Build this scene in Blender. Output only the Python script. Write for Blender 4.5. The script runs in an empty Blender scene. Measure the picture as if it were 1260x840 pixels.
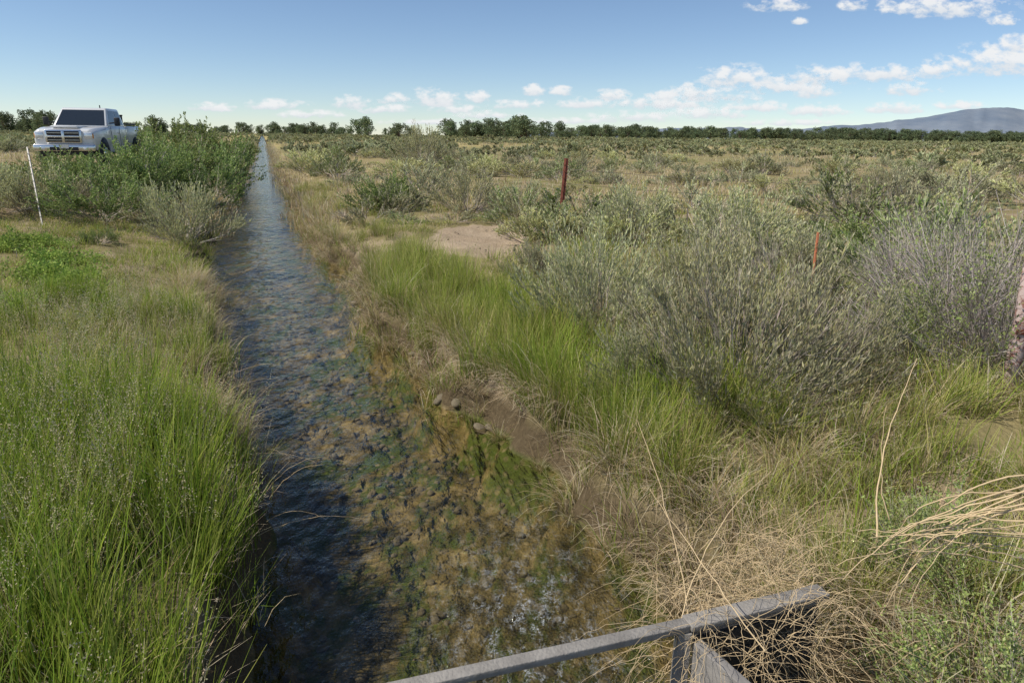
import bpy, math, numpy as np
from mathutils import Matrix, Vector, Euler
rng = np.random.default_rng(7)
sc = bpy.context.scene
sc.view_settings.view_transform='Standard'; sc.view_settings.look='None'; sc.view_settings.exposure=0
LINK = sc.collection
# ------------------------------------------------------------------ camera
H=2.4; F=840.0
cam=bpy.data.cameras.new('camera'); cam.lens=24; cam.sensor_width=36; cam.clip_end=40000; cam.clip_start=0.05
co=bpy.data.objects.new('camera',cam); LINK.objects.link(co); sc.camera=co
PITCH=math.atan(252/840)
R=(Matrix.Rotation(math.radians(90)-PITCH,3,'X') @ Matrix.Rotation(math.radians(0.68),3,'Z'))
co.matrix_world=Matrix.Translation((0,0,H)) @ R.to_4x4()
def ray(u,v):
    return R @ Vector(((u-630)/F,(420-v)/F,-1))
def at_z(u,v,z):
    d=ray(u,v); t=(z-H)/d.z; return Vector((d.x*t,d.y*t,z))
def at_d(u,v,t):
    d=ray(u,v); return Vector((d.x*t,d.y*t,H+d.z*t))
# ------------------------------------------------------------------ ditch + terrain
LY=np.array([-40,-10,0,2.5,3.1,4.33,5.14,6.49,8.64,11.84,15.6,39,87,400,14000.])
LX=np.array([14,3.6,-.15,-1.1,-1.3,-1.82,-2.16,-2.92,-3.95,-5.43,-6.9,-15,-31.9,-142.6,-4971])
RY=np.array([-40,-10,0,2.2,3.1,3.55,4.33,5.14,6.49,8.64,11.84,15.56,39,87,400,14000.])
RX=np.array([16.2,5.8,2.1,1.46,1.04,.80,.34,-.13,-1.0,-1.84,-2.93,-4.55,-13.1,-30.1,-140.7,-4969])
def fl(y): return np.interp(y,LY,LX)+(0.08*np.sin(y*2.1)+0.06*np.sin(y*5.3+1))*(y<60)
def fr(y): return np.interp(y,RY,RX)+(0.10*np.sin(y*2.6+2)+0.08*np.sin(y*6.1)+.04*np.sin(y*13.7+.5)+.09*np.sin(y*1.15+.6))*(y<60)
def sm(t):
    t=np.clip(t,0,1); return t*t*(3-2*t)
def hsh(i,j,s):
    n=(i*374761393+j*668265263+s*982451653)&0xffffffff
    n=((n^(n>>13))*1274126177)&0xffffffff
    return ((n^(n>>16))&0xffff)/65535.0
def vn(x,y,s=0):
    x=np.asarray(x,float);y=np.asarray(y,float)
    i=np.floor(x).astype(np.int64);j=np.floor(y).astype(np.int64);a=sm(x-i);b=sm(y-j)
    return (hsh(i,j,s)*(1-a)+hsh(i+1,j,s)*a)*(1-b)+(hsh(i,j+1,s)*(1-a)+hsh(i+1,j+1,s)*a)*b
def fbm(x,y,s=0,o=3):
    r=0;a=.5;t=0
    for k in range(o):
        r=r+a*vn(x*2**k,y*2**k,s+k);t+=a;a*=.5
    return r/t
def dR(x,y): return (x-fr(y))*.94
def dL(x,y): return (fl(y)-x)*.94
def terrain(x,y):
    r=dR(x,y); l=dL(x,y)
    ins=np.minimum(-r,-l)
    n1=fbm(x*.9,y*.9,3)-.5; n2=fbm(x*5,y*5,9)-.5
    bed=-.32*sm(ins/.25)+.12*n2*sm(ins/.3)+.08*n1*sm(ins/.5)
    big=sm(np.maximum(r,l)/1.2)
    und=1.0*(fbm(x*.05,y*.05,5)-.5)*sm((np.hypot(x,y)-30)/80)*.5
    right=.40*sm(r/.26)+.2*sm((r-.3)/1.4)+big*(.20*n1+.10*n2)+und*big
    rise=.58*sm((l-.6)/3.0)*sm((y-9)/11)*(1-sm((l-14)/8))
    left=.40*sm(l/.30)+.15*sm((l-.3)/1.3)+big*(.14*n1+.05*n2)+rise+und*big*(1-sm(1-(l-14)/8))
    return np.where(r>0,right,np.where(l>0,left,bed))
def tz(x,y): return float(terrain(np.array([x]),np.array([y]))[0])
def geo(a,b,n): return np.geomspace(a,b,n)
us=np.concatenate([-geo(6.05,9000,46)[::-1],np.arange(-6,8,.085),geo(8.05,9000,46)])
ys=np.concatenate([-geo(.6,40,14)[::-1]+.1,np.arange(-.4,24,.11),geo(24.1,13500,95)])
U,Y=np.meshgrid(us,ys); X=U+(fl(Y)+fr(Y))/2
Z=terrain(X,Y)
nr,nc=U.shape

def add_mesh(name,V,Fq,cols=None,mats=(),smooth=False,mi=None,link=True):
    me=bpy.data.meshes.new(name)
    V=np.asarray(V,np.float32).reshape(-1,3);Fq=np.asarray(Fq,np.int32)
    k=Fq.shape[1]
    me.vertices.add(len(V));me.vertices.foreach_set('co',V.ravel())
    me.loops.add(Fq.size);me.loops.foreach_set('vertex_index',Fq.ravel())
    me.polygons.add(len(Fq));me.polygons.foreach_set('loop_start',np.arange(0,Fq.size,k,dtype=np.int32))
    if smooth: me.polygons.foreach_set('use_smooth',np.ones(len(Fq),bool))
    if mi is not None: me.polygons.foreach_set('material_index',np.asarray(mi,np.int32))
    if cols is not None:
        a=me.color_attributes.new('Col','FLOAT_COLOR','POINT')
        c=np.ones((len(V),4),np.float32);c[:,:3]=cols;a.data.foreach_set('color',c.ravel())
    me.update(calc_edges=True)
    for m in mats: me.materials.append(m)
    ob=bpy.data.objects.new(name,me)
    if link: LINK.objects.link(ob)
    return ob
# ------------------------------------------------------------------ material helpers
class NT:
    def __init__(s,name,world=False):
        if world: s.m=bpy.data.worlds.new(name)
        else: s.m=bpy.data.materials.new(name)
        s.m.use_nodes=True; s.t=s.m.node_tree; s.t.nodes.clear()
    def n(s,typ,ins=None,**kw):
        nd=s.t.nodes.new(typ)
        for k,v in kw.items(): setattr(nd,k,v)
        if ins:
            for k,v in ins.items():
                sk=nd.inputs[k]
                if isinstance(v,bpy.types.NodeSocket): s.t.links.new(v,sk)
                elif isinstance(v,bpy.types.Node): s.t.links.new(v.outputs[0],sk)
                else: sk.default_value=v
        return nd
    def math(s,op,a,b=0.0,c=None):
        d={0:a,1:b}
        if c is not None: d[2]=c
        return s.n('ShaderNodeMath',d,operation=op).outputs[0]
    def noise(s,vec,scale,detail=4,rough=.55):
        return s.n('ShaderNodeTexNoise',{'Vector':vec,'Scale':scale,'Detail':detail,'Roughness':rough}).outputs['Fac']
    def ramp(s,fac,pts):
        r=s.n('ShaderNodeValToRGB',{'Fac':fac}); e=r.color_ramp.elements
        while len(e)<len(pts): e.new(.5)
        for i,(p,c) in enumerate(pts):
            e[i].position=p; e[i].color=(c,c,c,1) if np.isscalar(c) else (*c,1)
        return r.outputs['Color']
    def mix(s,f,a,b,bt='MIX'):
        nd=s.n('ShaderNodeMix',data_type='RGBA',blend_type=bt)
        for i,v in ((0,f),(6,a),(7,b)):
            if isinstance(v,bpy.types.NodeSocket): s.t.links.new(v,nd.inputs[i])
            elif i==0: nd.inputs[0].default_value=v
            else: nd.inputs[i].default_value=(*v,1)
        return nd.outputs[2]
    def out(s,sh): s.n('ShaderNodeOutputMaterial',{'Surface':sh})
def simple(name,col,rough=.6,metal=0,nscale=8,var=.25,bump=.0,spec=.5,coat=0):
    t=NT(name); tc=t.n('ShaderNodeTexCoord').outputs['Object']
    f=t.noise(tc,nscale,5)
    c=t.mix(f,tuple(x*(1-var) for x in col),tuple(min(1,x*(1+var)) for x in col))
    d={'Base Color':c,'Roughness':rough,'Metallic':metal,'Specular IOR Level':spec,'Coat Weight':coat}
    if bump: d['Normal']=t.n('ShaderNodeBump',{'Strength':bump,'Distance':.01,'Height':t.noise(tc,nscale*6,5)}).outputs[0]
    t.out(t.n('ShaderNodeBsdfPrincipled',d)); return t.m
def leafmat(name,trans=.35,var=.35):
    t=NT(name); a=t.n('ShaderNodeVertexColor',layer_name='Col').outputs[0]
    oi=t.n('ShaderNodeObjectInfo').outputs['Random']
    if name=='grass_blade':
        oi=t.noise(t.n('ShaderNodeNewGeometry').outputs['Position'],1.7,1)
    k=t.math('MULTIPLY_ADD',oi,var,1-var/2)
    hs=t.n('ShaderNodeHueSaturation',{'Color':a,'Hue':t.math('MULTIPLY_ADD',oi,.03,.485),'Value':k}).outputs[0]
    p=t.n('ShaderNodeBsdfDiffuse',{'Color':hs})
    if trans==0: t.out(p.outputs[0]); return t.m
    tr=t.n('ShaderNodeBsdfTranslucent',{'Color':hs})
    t.out(t.n('ShaderNodeMixShader',{0:trans,1:p.outputs[0],2:tr.outputs[0]})); return t.m
M_LEAF=leafmat('leaf',.26); M_DRY=leafmat('dry_stem',.0,.3); M_TREE=leafmat('tree_leaf',.3,.3); M_GRASS=leafmat('grass_blade',.34,.6)
# ground material
t=NT('ground'); g=t.n('ShaderNodeNewGeometry'); pos=g.outputs['Position']
sp=t.n('ShaderNodeSeparateXYZ',{0:pos})
n1=t.noise(pos,1.3,4); n38=t.noise(pos,38,3)
soil=t.mix(n1,(.30,.225,.15),(.50,.40,.29))
soil=t.mix(t.ramp(n38,[(.45,0),(.7,.5)]),soil,(.16,.11,.07))
veg=t.mix(t.noise(pos,3.0,4),(.12,.11,.05),(.33,.27,.14))
vegm=t.ramp(n1,[(.36,0),(.52,1)])
px=at_z(590,292,.6)
bd=t.n('ShaderNodeVectorMath',{0:t.n('ShaderNodeVectorMath',{0:pos,1:(px.x,px.y,.6)},operation='SUBTRACT').outputs[0],1:(1/1.35,1/2.6,.2)},operation='MULTIPLY').outputs[0]
bl=t.n('ShaderNodeVectorMath',{0:bd},operation='LENGTH').outputs['Value']
bare=t.ramp(t.math('ADD',bl,t.math('MULTIPLY',n1,.5)),[(.95,0),(1.25,1)])
vegm2=t.math('MULTIPLY',vegm,bare)
land=t.mix(vegm2,soil,veg)
far=t.n('ShaderNodeVectorMath',{0:pos},operation='LENGTH').outputs['Value']
farf=t.ramp(t.math('DIVIDE',far,400.0),[(.04,0),(.4,1)])
stre=t.n('ShaderNodeMapping',{'Vector':pos,'Scale':(.012,.035,1)}).outputs[0]
farc=t.ramp(t.noise(stre,1.0,5,.6),[(.35,(.21,.22,.09)),(.47,(.31,.28,.12)),(.55,(.46,.36,.17)),(.7,(.28,.27,.12))])
land=t.mix(farf,land,farc)
bankf=t.ramp(sp.outputs['Z'],[(.22,1),(.42,0)])
land=t.mix(bankf,land,t.mix(n38,(.05,.037,.022),(.15,.115,.07)))
peb=t.n('ShaderNodeTexVoronoi',{'Vector':pos,'Scale':13.0,'Randomness':1.0})
bedc=t.ramp(t.noise(pos,3.4,5,.7),[(.33,(.026,.024,.011)),(.44,(.085,.07,.031)),(.55,(.19,.145,.066)),(.69,(.36,.285,.155))])
alg=t.ramp(t.noise(t.n('ShaderNodeMapping',{'Vector':pos,'Rotation':(0,0,-.35),'Location':(5,3,1),'Scale':(2.0,1.0,1)}).outputs[0],1.3,5,.7),[(.47,0),(.56,.9)])
bedc=t.mix(alg,bedc,t.mix(n38,(.022,.04,.010),(.115,.155,.034)))
bedc=t.mix(t.ramp(peb.outputs['Distance'],[(.18,.55),(.42,0)]),bedc,t.mix(peb.outputs['Color'],(.06,.05,.03),(.38,.30,.19)))
wet=t.ramp(sp.outputs['Z'],[(-.01,1),(.06,0)])
col=t.mix(wet,land,bedc)
bump=t.n('ShaderNodeBump',{'Strength':.9,'Distance':.03,'Height':t.noise(pos,22,4,.65)}).outputs[0]
t.out(t.n('ShaderNodeBsdfDiffuse',{'Color':col,'Normal':bump})); M_GR=t.m
idx=np.arange(nr*nc).reshape(nr,nc)
FQ=np.stack([idx[:-1,:-1],idx[:-1,1:],idx[1:,1:],idx[1:,:-1]],-1).reshape(-1,4)
add_mesh('ground',np.stack([X,Y,Z],-1),FQ,mats=[M_GR],smooth=True)
# ------------------------------------------------------------------ water
t=NT('water'); pos=t.n('ShaderNodeNewGeometry').outputs['Position']
mp=t.n('ShaderNodeMapping',{'Vector':pos,'Rotation':(0,0,-.37),'Scale':(1.0,.62,1)}).outputs[0]
w1=t.noise(mp,4.2,2,.5); w2=t.noise(mp,15,3,.55); w3=t.noise(pos,70,2,.6)
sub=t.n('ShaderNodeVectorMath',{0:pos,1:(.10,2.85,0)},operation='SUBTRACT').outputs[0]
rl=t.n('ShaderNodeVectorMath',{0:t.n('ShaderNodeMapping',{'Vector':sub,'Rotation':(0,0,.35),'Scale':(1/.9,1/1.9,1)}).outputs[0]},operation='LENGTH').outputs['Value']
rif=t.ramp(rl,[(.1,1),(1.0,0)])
hh=t.math('MULTIPLY_ADD',w2,.33,w1)
hh=t.math('ADD',hh,t.math('MULTIPLY',t.math('MULTIPLY',w3,.38),t.math('ADD',rif,.07)))
bp=t.n('ShaderNodeBump',{'Strength':1.0,'Distance':.058,'Height':hh}).outputs[0]
fr_=t.n('ShaderNodeFresnel',{'IOR':1.345,'Normal':bp}).outputs[0]
gl=t.n('ShaderNodeBsdfGlossy',{'Color':(1,1,1,1),'Roughness':.05,'Normal':bp})
tp=t.n('ShaderNodeBsdfTransparent',{'Color':(.93,.91,.80,1)})
mx=t.n('ShaderNodeMixShader',{0:fr_,1:tp.outputs[0],2:gl.outputs[0]})
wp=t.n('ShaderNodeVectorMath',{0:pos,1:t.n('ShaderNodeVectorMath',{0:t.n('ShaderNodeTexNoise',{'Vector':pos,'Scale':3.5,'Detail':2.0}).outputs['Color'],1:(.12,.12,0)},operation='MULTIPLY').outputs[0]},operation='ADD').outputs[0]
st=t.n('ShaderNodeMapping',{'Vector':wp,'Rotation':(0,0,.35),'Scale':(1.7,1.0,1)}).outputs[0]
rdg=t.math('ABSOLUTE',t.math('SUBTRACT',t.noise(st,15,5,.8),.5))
foam_glint=t.ramp(t.math('SUBTRACT',t.math('MULTIPLY',rif,.034),rdg),[(0,0),(.03,.62)])
foam_glint=t.math('MULTIPLY',foam_glint,t.math('MULTIPLY',t.ramp(w2,[(.44,0),(.60,1)]),t.ramp(w3,[(.36,.3),(.56,1)])))
df=t.n('ShaderNodeBsdfDiffuse',{'Color':(.66,.70,.74,1)})  # whitish streaks for foam and sun glints, painted as diffuse colour
t.out(t.n('ShaderNodeMixShader',{0:foam_glint,1:mx.outputs[0],2:df.outputs[0]})); M_W=t.m
wy=np.concatenate([np.arange(-30,30,.25),geo(30.2,3000,60)])
wv=[]
for y in wy:
    a=np.interp(y,LY,LX)-.26;b=np.interp(y,RY,RX)+.36
    for k in range(5): wv.append((a+(b-a)*k/4,y,.02))
wi=np.arange(len(wy)*5).reshape(-1,5)
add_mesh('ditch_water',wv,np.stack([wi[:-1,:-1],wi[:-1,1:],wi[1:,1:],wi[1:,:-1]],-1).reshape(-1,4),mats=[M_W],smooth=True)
# ------------------------------------------------------------------ foliage generators
class MB:
    def __init__(s): s.v=[];s.f=[];s.c=[];s.m=[];s.n=0
    def add(s,V,Fc,C,mi=0):
        s.v.append(V.reshape(-1,3));s.f.append(Fc+s.n);s.c.append(C.reshape(-1,3));s.m.append(np.full(len(Fc),mi));s.n+=V.size//3
    def build(s,name,mats,link=False):
        return add_mesh(name,np.concatenate(s.v),np.concatenate(s.f),np.concatenate(s.c),mats,mi=np.concatenate(s.m),link=link)
def pick(r,cols,N,j=.15):
    c=np.array(cols)[r.integers(0,len(cols),N)]
    return c*(1+r.uniform(-j,j,(N,1)))*(1+r.uniform(-j/3,j/3,(N,3)))
def strip(mb,P,side,W,C0,C1,mi=0):
    N,S,_=P.shape
    o=side[:,None,:]*W[:,:,None]*.5
    V=np.stack([P-o,P+o],2)
    b=(np.arange(N)*S*2)[:,None]+np.arange(S-1)[None]*2
    Fc=np.stack([b,b+1,b+3,b+2],-1).reshape(-1,4)
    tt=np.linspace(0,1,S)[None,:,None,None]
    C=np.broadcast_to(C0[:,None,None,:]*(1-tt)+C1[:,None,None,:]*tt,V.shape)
    mb.add(V,Fc,np.array(C),mi)
def blades(mb,r,N,rad,h,lean,curl,w,cols,root=.6,S=3,tipcols=None,mi=0):
    a=r.uniform(0,2*np.pi,N); q=rad*np.sqrt(r.uniform(0,1,N))
    base=np.stack([q*np.cos(a),q*np.sin(a),np.full(N,-.03)],1)
    az=a+r.normal(0,.9,N); L=r.uniform(h[0],h[1],N); le=r.uniform(lean[0],lean[1],N); cu=r.uniform(curl[0],curl[1],N)
    P=[base]
    for k in range(S):
        ph=np.minimum(le+cu*((k+.5)/S)**1.5,2.7)
        st=(L/S)[:,None]*np.stack([np.sin(ph)*np.cos(az),np.sin(ph)*np.sin(az),np.cos(ph)],1)
        P.append(P[-1]+st)
    P=np.stack(P,1)
    sa=az+np.pi/2+r.normal(0,.5,N)
    side=np.stack([np.cos(sa),np.sin(sa),np.zeros(N)],1)
    prof=np.interp(np.linspace(0,1,S+1),[0,.5,1],[1,.85,.12])
    W=r.uniform(w[0],w[1],N)[:,None]*prof[None]
    c=pick(r,cols,N); c1=c if tipcols is None else pick(r,tipcols,N)
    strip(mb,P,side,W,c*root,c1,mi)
    return P[:,-1],P[:,-1]-P[:,-2]
def leaves(mb,r,P,D,l,w,C,mi=0):
    N=len(P); D=D/np.linalg.norm(D,axis=1,keepdims=True)
    s=np.cross(D,r.normal(0,1,(N,3))); s/=np.linalg.norm(s,axis=1,keepdims=True)
    l=l[:,None];w=w[:,None]
    V=np.stack([P,P+D*l*.5+s*w*.5,P+D*l,P+D*l*.5-s*w*.5],1)
    Fc=np.arange(N*4).reshape(N,4)
    mb.add(V,Fc,np.repeat(C[:,None,:],4,1),mi)
def unit(v): return v/np.maximum(np.linalg.norm(v,axis=-1,keepdims=True),1e-6)
def bez(A,B,C,tt):
    tt=tt[...,None]
    return A*(1-tt)**2+2*B*tt*(1-tt)+C*tt**2
def shrub(name,seed,Rr,Hh,n1,n2,n3,ll,lw,lcols,scols,up=.5,elmin=.12,sw=1.0,leafspread=.4,bare=0.0,S=5,tl=1.0):
    r=np.random.default_rng(seed); mb=MB()
    lob=r.uniform(0,2*np.pi,(4,2))
    def shell(d):
        az=np.arctan2(d[:,1],d[:,0]); el=np.arcsin(np.clip(d[:,2],-1,1))
        m=1+.13*np.sin(3*az+lob[0,0]+2*el)+.10*np.sin(5*az+lob[1,0]-4*el)+.09*np.sin(8*az+lob[2,0]+6*el)
        return np.stack([d[:,0]*Rr,d[:,1]*Rr,d[:,2]*Hh],1)*m[:,None]
    az=r.uniform(0,2*np.pi,n1); el=np.arcsin(r.uniform(math.sin(elmin),1,n1))
    d=np.stack([np.cos(az)*np.cos(el),np.sin(az)*np.cos(el),np.sin(el)],1)
    A=np.stack([r.normal(0,.06*Rr,n1),r.normal(0,.06*Rr,n1),np.full(n1,-.05)],1)
    E=shell(d)*r.uniform(.55,.85,n1)[:,None]; Bm=(A+E)*.5+np.stack([d[:,0]*.1*Rr,d[:,1]*.1*Rr,-.02*np.ones(n1)+r.normal(0,.03,n1)],1)
    tt=np.linspace(0,1,S)[None].repeat(n1,0)
    P=bez(A[:,None],Bm[:,None],E[:,None],tt); P[:,1:-1]+=r.normal(0,.02*Rr,P[:,1:-1].shape)
    side=unit(r.normal(0,1,(n1,3)))
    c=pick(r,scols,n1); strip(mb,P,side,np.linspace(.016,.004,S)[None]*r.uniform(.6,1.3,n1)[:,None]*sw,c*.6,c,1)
    j=r.integers(0,n1,n2); t0=r.uniform(.4,1,n2)
    A2=bez(A[j],Bm[j],E[j],t0); dd=unit(unit(A2)*1.0+r.normal(0,.38,(n2,3))+np.array([0,0,up*.7]))
    dd[:,2]=np.where(dd[:,2]<-.1,-.1,dd[:,2])
    full=shell(unit(A2+dd*.3*Rr)); ln=np.linalg.norm(full-A2,axis=1)*r.uniform(.5,1.1,n2)*tl; ln=np.clip(ln,.08,.42*max(Rr,Hh))
    E2=A2+dd*ln[:,None]; B2=(A2+E2)/2+r.normal(0,.02*Rr,(n2,3))-np.array([0,0,.01]); S2=3
    P2=bez(A2[:,None],B2[:,None],E2[:,None],np.linspace(0,1,S2)[None].repeat(n2,0))
    c2=pick(r,scols,n2); strip(mb,P2,unit(r.normal(0,1,(n2,3))),np.linspace(.0045,.002,S2)[None].repeat(n2,0)*sw,c2,c2,1)
    k=r.integers(0,n2,n3*2); t3=r.uniform(.3,1.03,n3*2)
    Pl=bez(A2[k],B2[k],E2[k],t3)
    f=vn(Pl[:,0]*3/Rr+7,Pl[:,1]*3/Rr+Pl[:,2]*2/Rr+9,seed)
    keep=(f>bare)&(Pl[:,2]>.12*Hh*r.uniform(.3,2.2,len(Pl))); Pl=Pl[keep][:n3]; k=k[keep][:n3]
    N=len(Pl); D=unit(E2[k]-A2[k])+r.normal(0,leafspread,(N,3))+np.array([0,0,up])
    tw=(r.uniform(.8,1.2,n2))[k][:,None]
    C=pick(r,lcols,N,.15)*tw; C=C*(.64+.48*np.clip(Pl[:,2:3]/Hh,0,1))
    leaves(mb,r,Pl,D,r.uniform(*ll,N),r.uniform(*lw,N),C,0)
    return mb.build(name,[M_LEAF,M_DRY])
GREY=[(.42,.37,.31),(.31,.27,.225),(.52,.46,.40)]
PURP=[(.42,.36,.33),(.32,.27,.25),(.52,.46,.43)]
SAGE=[(.49,.49,.29),(.42,.43,.24),(.58,.56,.37),(.48,.47,.30)]
RAB=[(.60,.59,.28),(.51,.51,.22),(.68,.65,.38)]
GRN=[(.30,.37,.11),(.37,.43,.14),(.24,.31,.09),(.43,.47,.20)]
BUSHG=[(.24,.31,.095),(.31,.38,.13),(.19,.26,.075),(.37,.42,.18)]
REED=[(.30,.43,.055),(.40,.49,.08),(.21,.31,.045),(.47,.52,.13)]
YEL=[(.50,.50,.14),(.58,.53,.20),(.42,.45,.12)]
STR=[(.72,.58,.37),(.84,.71,.50),(.52,.39,.22),(.76,.66,.48)]
def gmesh(kind,seed):
    r=np.random.default_rng(seed); mb=MB(); nm=kind+'_%02d'%seed
    if kind=='reed':
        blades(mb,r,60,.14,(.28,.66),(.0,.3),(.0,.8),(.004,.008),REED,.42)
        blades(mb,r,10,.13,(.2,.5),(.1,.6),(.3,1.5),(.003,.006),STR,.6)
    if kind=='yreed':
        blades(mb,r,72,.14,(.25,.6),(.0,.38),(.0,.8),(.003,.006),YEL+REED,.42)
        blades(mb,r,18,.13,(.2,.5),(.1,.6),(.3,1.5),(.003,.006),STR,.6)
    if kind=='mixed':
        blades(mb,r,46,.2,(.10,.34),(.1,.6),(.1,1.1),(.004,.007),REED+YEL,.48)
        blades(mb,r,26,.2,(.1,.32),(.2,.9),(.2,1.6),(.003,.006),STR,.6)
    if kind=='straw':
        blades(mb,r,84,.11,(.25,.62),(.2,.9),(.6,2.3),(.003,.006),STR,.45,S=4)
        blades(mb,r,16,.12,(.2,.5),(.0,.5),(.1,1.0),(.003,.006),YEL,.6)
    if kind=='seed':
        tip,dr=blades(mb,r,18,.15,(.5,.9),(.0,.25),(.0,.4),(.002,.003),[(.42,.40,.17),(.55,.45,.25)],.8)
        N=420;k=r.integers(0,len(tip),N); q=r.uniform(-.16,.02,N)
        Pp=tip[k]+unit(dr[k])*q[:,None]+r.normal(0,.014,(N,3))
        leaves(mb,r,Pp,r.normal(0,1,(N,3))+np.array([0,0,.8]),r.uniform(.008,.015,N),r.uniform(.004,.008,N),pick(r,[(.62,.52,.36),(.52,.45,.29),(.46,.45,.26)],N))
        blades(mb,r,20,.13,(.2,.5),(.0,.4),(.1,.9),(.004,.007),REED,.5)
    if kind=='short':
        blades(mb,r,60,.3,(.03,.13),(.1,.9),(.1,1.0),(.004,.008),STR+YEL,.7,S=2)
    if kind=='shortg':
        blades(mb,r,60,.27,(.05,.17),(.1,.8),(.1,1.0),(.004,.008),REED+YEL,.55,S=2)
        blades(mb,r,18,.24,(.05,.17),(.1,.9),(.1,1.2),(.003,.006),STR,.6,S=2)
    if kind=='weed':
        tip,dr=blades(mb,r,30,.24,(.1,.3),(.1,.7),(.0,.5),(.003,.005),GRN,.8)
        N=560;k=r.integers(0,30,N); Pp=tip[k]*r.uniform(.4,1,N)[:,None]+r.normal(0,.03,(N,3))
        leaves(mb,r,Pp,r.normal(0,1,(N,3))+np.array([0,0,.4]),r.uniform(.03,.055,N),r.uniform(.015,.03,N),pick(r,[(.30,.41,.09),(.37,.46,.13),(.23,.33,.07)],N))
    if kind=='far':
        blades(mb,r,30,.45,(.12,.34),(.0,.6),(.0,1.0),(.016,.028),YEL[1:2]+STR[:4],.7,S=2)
    return mb.build(nm,[M_GRASS])
def coll(name,obs):
    c=bpy.data.collections.new(name)
    for i,o in enumerate(obs):
        o.name='%s_%02d'%(name,i); c.objects.link(o)
    return c
def scatter(name,pts,rot,scl,idx,c,realize=False):
    me=bpy.data.meshes.new(name); n=len(pts); me.vertices.add(n)
    me.vertices.foreach_set('co',np.asarray(pts,np.float32).ravel())
    a=me.attributes.new('rot','FLOAT_VECTOR','POINT');a.data.foreach_set('vector',np.asarray(rot,np.float32).ravel())
    a=me.attributes.new('scl','FLOAT_VECTOR','POINT');a.data.foreach_set('vector',np.asarray(scl,np.float32).ravel())
    a=me.attributes.new('idx','INT','POINT');a.data.foreach_set('value',np.asarray(idx,np.int32))
    ob=bpy.data.objects.new(name,me);LINK.objects.link(ob)
    ng=bpy.data.node_groups.new('scatter_'+name,'GeometryNodeTree')
    ng.interface.new_socket('Geometry',in_out='INPUT',socket_type='NodeSocketGeometry')
    ng.interface.new_socket('Geometry',in_out='OUTPUT',socket_type='NodeSocketGeometry')
    N=ng.nodes;Lk=ng.links
    gi=N.new('NodeGroupInput');go=N.new('NodeGroupOutput');ip=N.new('GeometryNodeInstanceOnPoints')
    ci=N.new('GeometryNodeCollectionInfo');ci.inputs['Collection'].default_value=c
    ci.inputs['Separate Children'].default_value=True;ci.inputs['Reset Children'].default_value=True
    def na(nm,dt):
        q=N.new('GeometryNodeInputNamedAttribute');q.data_type=dt;q.inputs['Name'].default_value=nm
        return q.outputs['Attribute']
    er=N.new('FunctionNodeEulerToRotation');Lk.new(na('rot','FLOAT_VECTOR'),er.inputs[0])
    Lk.new(gi.outputs[0],ip.inputs['Points']);Lk.new(ci.outputs[0],ip.inputs['Instance'])
    ip.inputs['Pick Instance'].default_value=True
    Lk.new(na('idx','INT'),ip.inputs['Instance Index']);Lk.new(er.outputs[0],ip.inputs['Rotation']);Lk.new(na('scl','FLOAT_VECTOR'),ip.inputs['Scale'])
    if realize:
        rz_=N.new('GeometryNodeRealizeInstances');Lk.new(ip.outputs[0],rz_.inputs[0]);Lk.new(rz_.outputs[0],go.inputs[0])
    else: Lk.new(ip.outputs[0],go.inputs[0])
    md=ob.modifiers.new('scatter','NODES');md.node_group=ng
    return ob
kinds=['reed','yreed','mixed','straw','seed','short','shortg','weed','far']
nv=3; gobs=[];base_i={}
for k in kinds:
    base_i[k]=len(gobs)
    for i in range(nv): gobs.append(gmesh(k,i+1+10*kinds.index(k)))
GC=coll('grass_tufts',gobs)
store={}
def put(name,kind,x,y,s,tilt=.12):
    store.setdefault(name,[]).append((kind,np.asarray(x),np.asarray(y),np.asarray(s)))
def samp(n,y0,y1,side,d0,d1,p=1.0):
    y=y0+(y1-y0)*rng.uniform(0,1,n)**p; d=rng.uniform(d0,d1,n)
    x=fr(y)+d/.94 if side=='R' else fl(y)-d/.94
    return x,y,d
def notbare(x,y): 
    e=np.hypot((x-px.x)/1.25,(y-px.y)/2.4)+.5*(fbm(x*2.5,y*2.5,4)-.5)
    return e>.95
def ok(x,y): return np.hypot(x,y)>1.25
def go(name,kind,n,y0,y1,side,d0,d1,s=(.8,1.2),th=None,ns=1.2,seed=1,p=1.0):
    x,y,d=samp(n,y0,y1,side,d0,d1,p)
    m=ok(x,y)
    if th is not None: m&=fbm(x*ns,y*ns,seed)>th
    if side=='R': m&=notbare(x,y)
    x,y=x[m],y[m]; put(name,kind,x,y,rng.uniform(s[0],s[1],len(x)))
# left bank
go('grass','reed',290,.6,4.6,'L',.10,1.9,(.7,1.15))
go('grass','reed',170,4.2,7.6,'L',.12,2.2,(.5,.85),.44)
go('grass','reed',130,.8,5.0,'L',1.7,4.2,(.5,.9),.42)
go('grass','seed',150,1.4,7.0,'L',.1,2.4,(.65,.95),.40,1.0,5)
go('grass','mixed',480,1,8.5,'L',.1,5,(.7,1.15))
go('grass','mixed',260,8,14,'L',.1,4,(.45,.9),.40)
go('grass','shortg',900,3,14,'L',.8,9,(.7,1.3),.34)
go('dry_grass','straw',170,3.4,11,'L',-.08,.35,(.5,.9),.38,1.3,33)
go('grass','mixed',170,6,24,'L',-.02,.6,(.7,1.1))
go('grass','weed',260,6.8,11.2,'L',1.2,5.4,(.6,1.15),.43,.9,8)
go('dry_grass','short',600,7,24,'L',1.2,10,(.8,1.6),.42,1,3)
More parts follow.
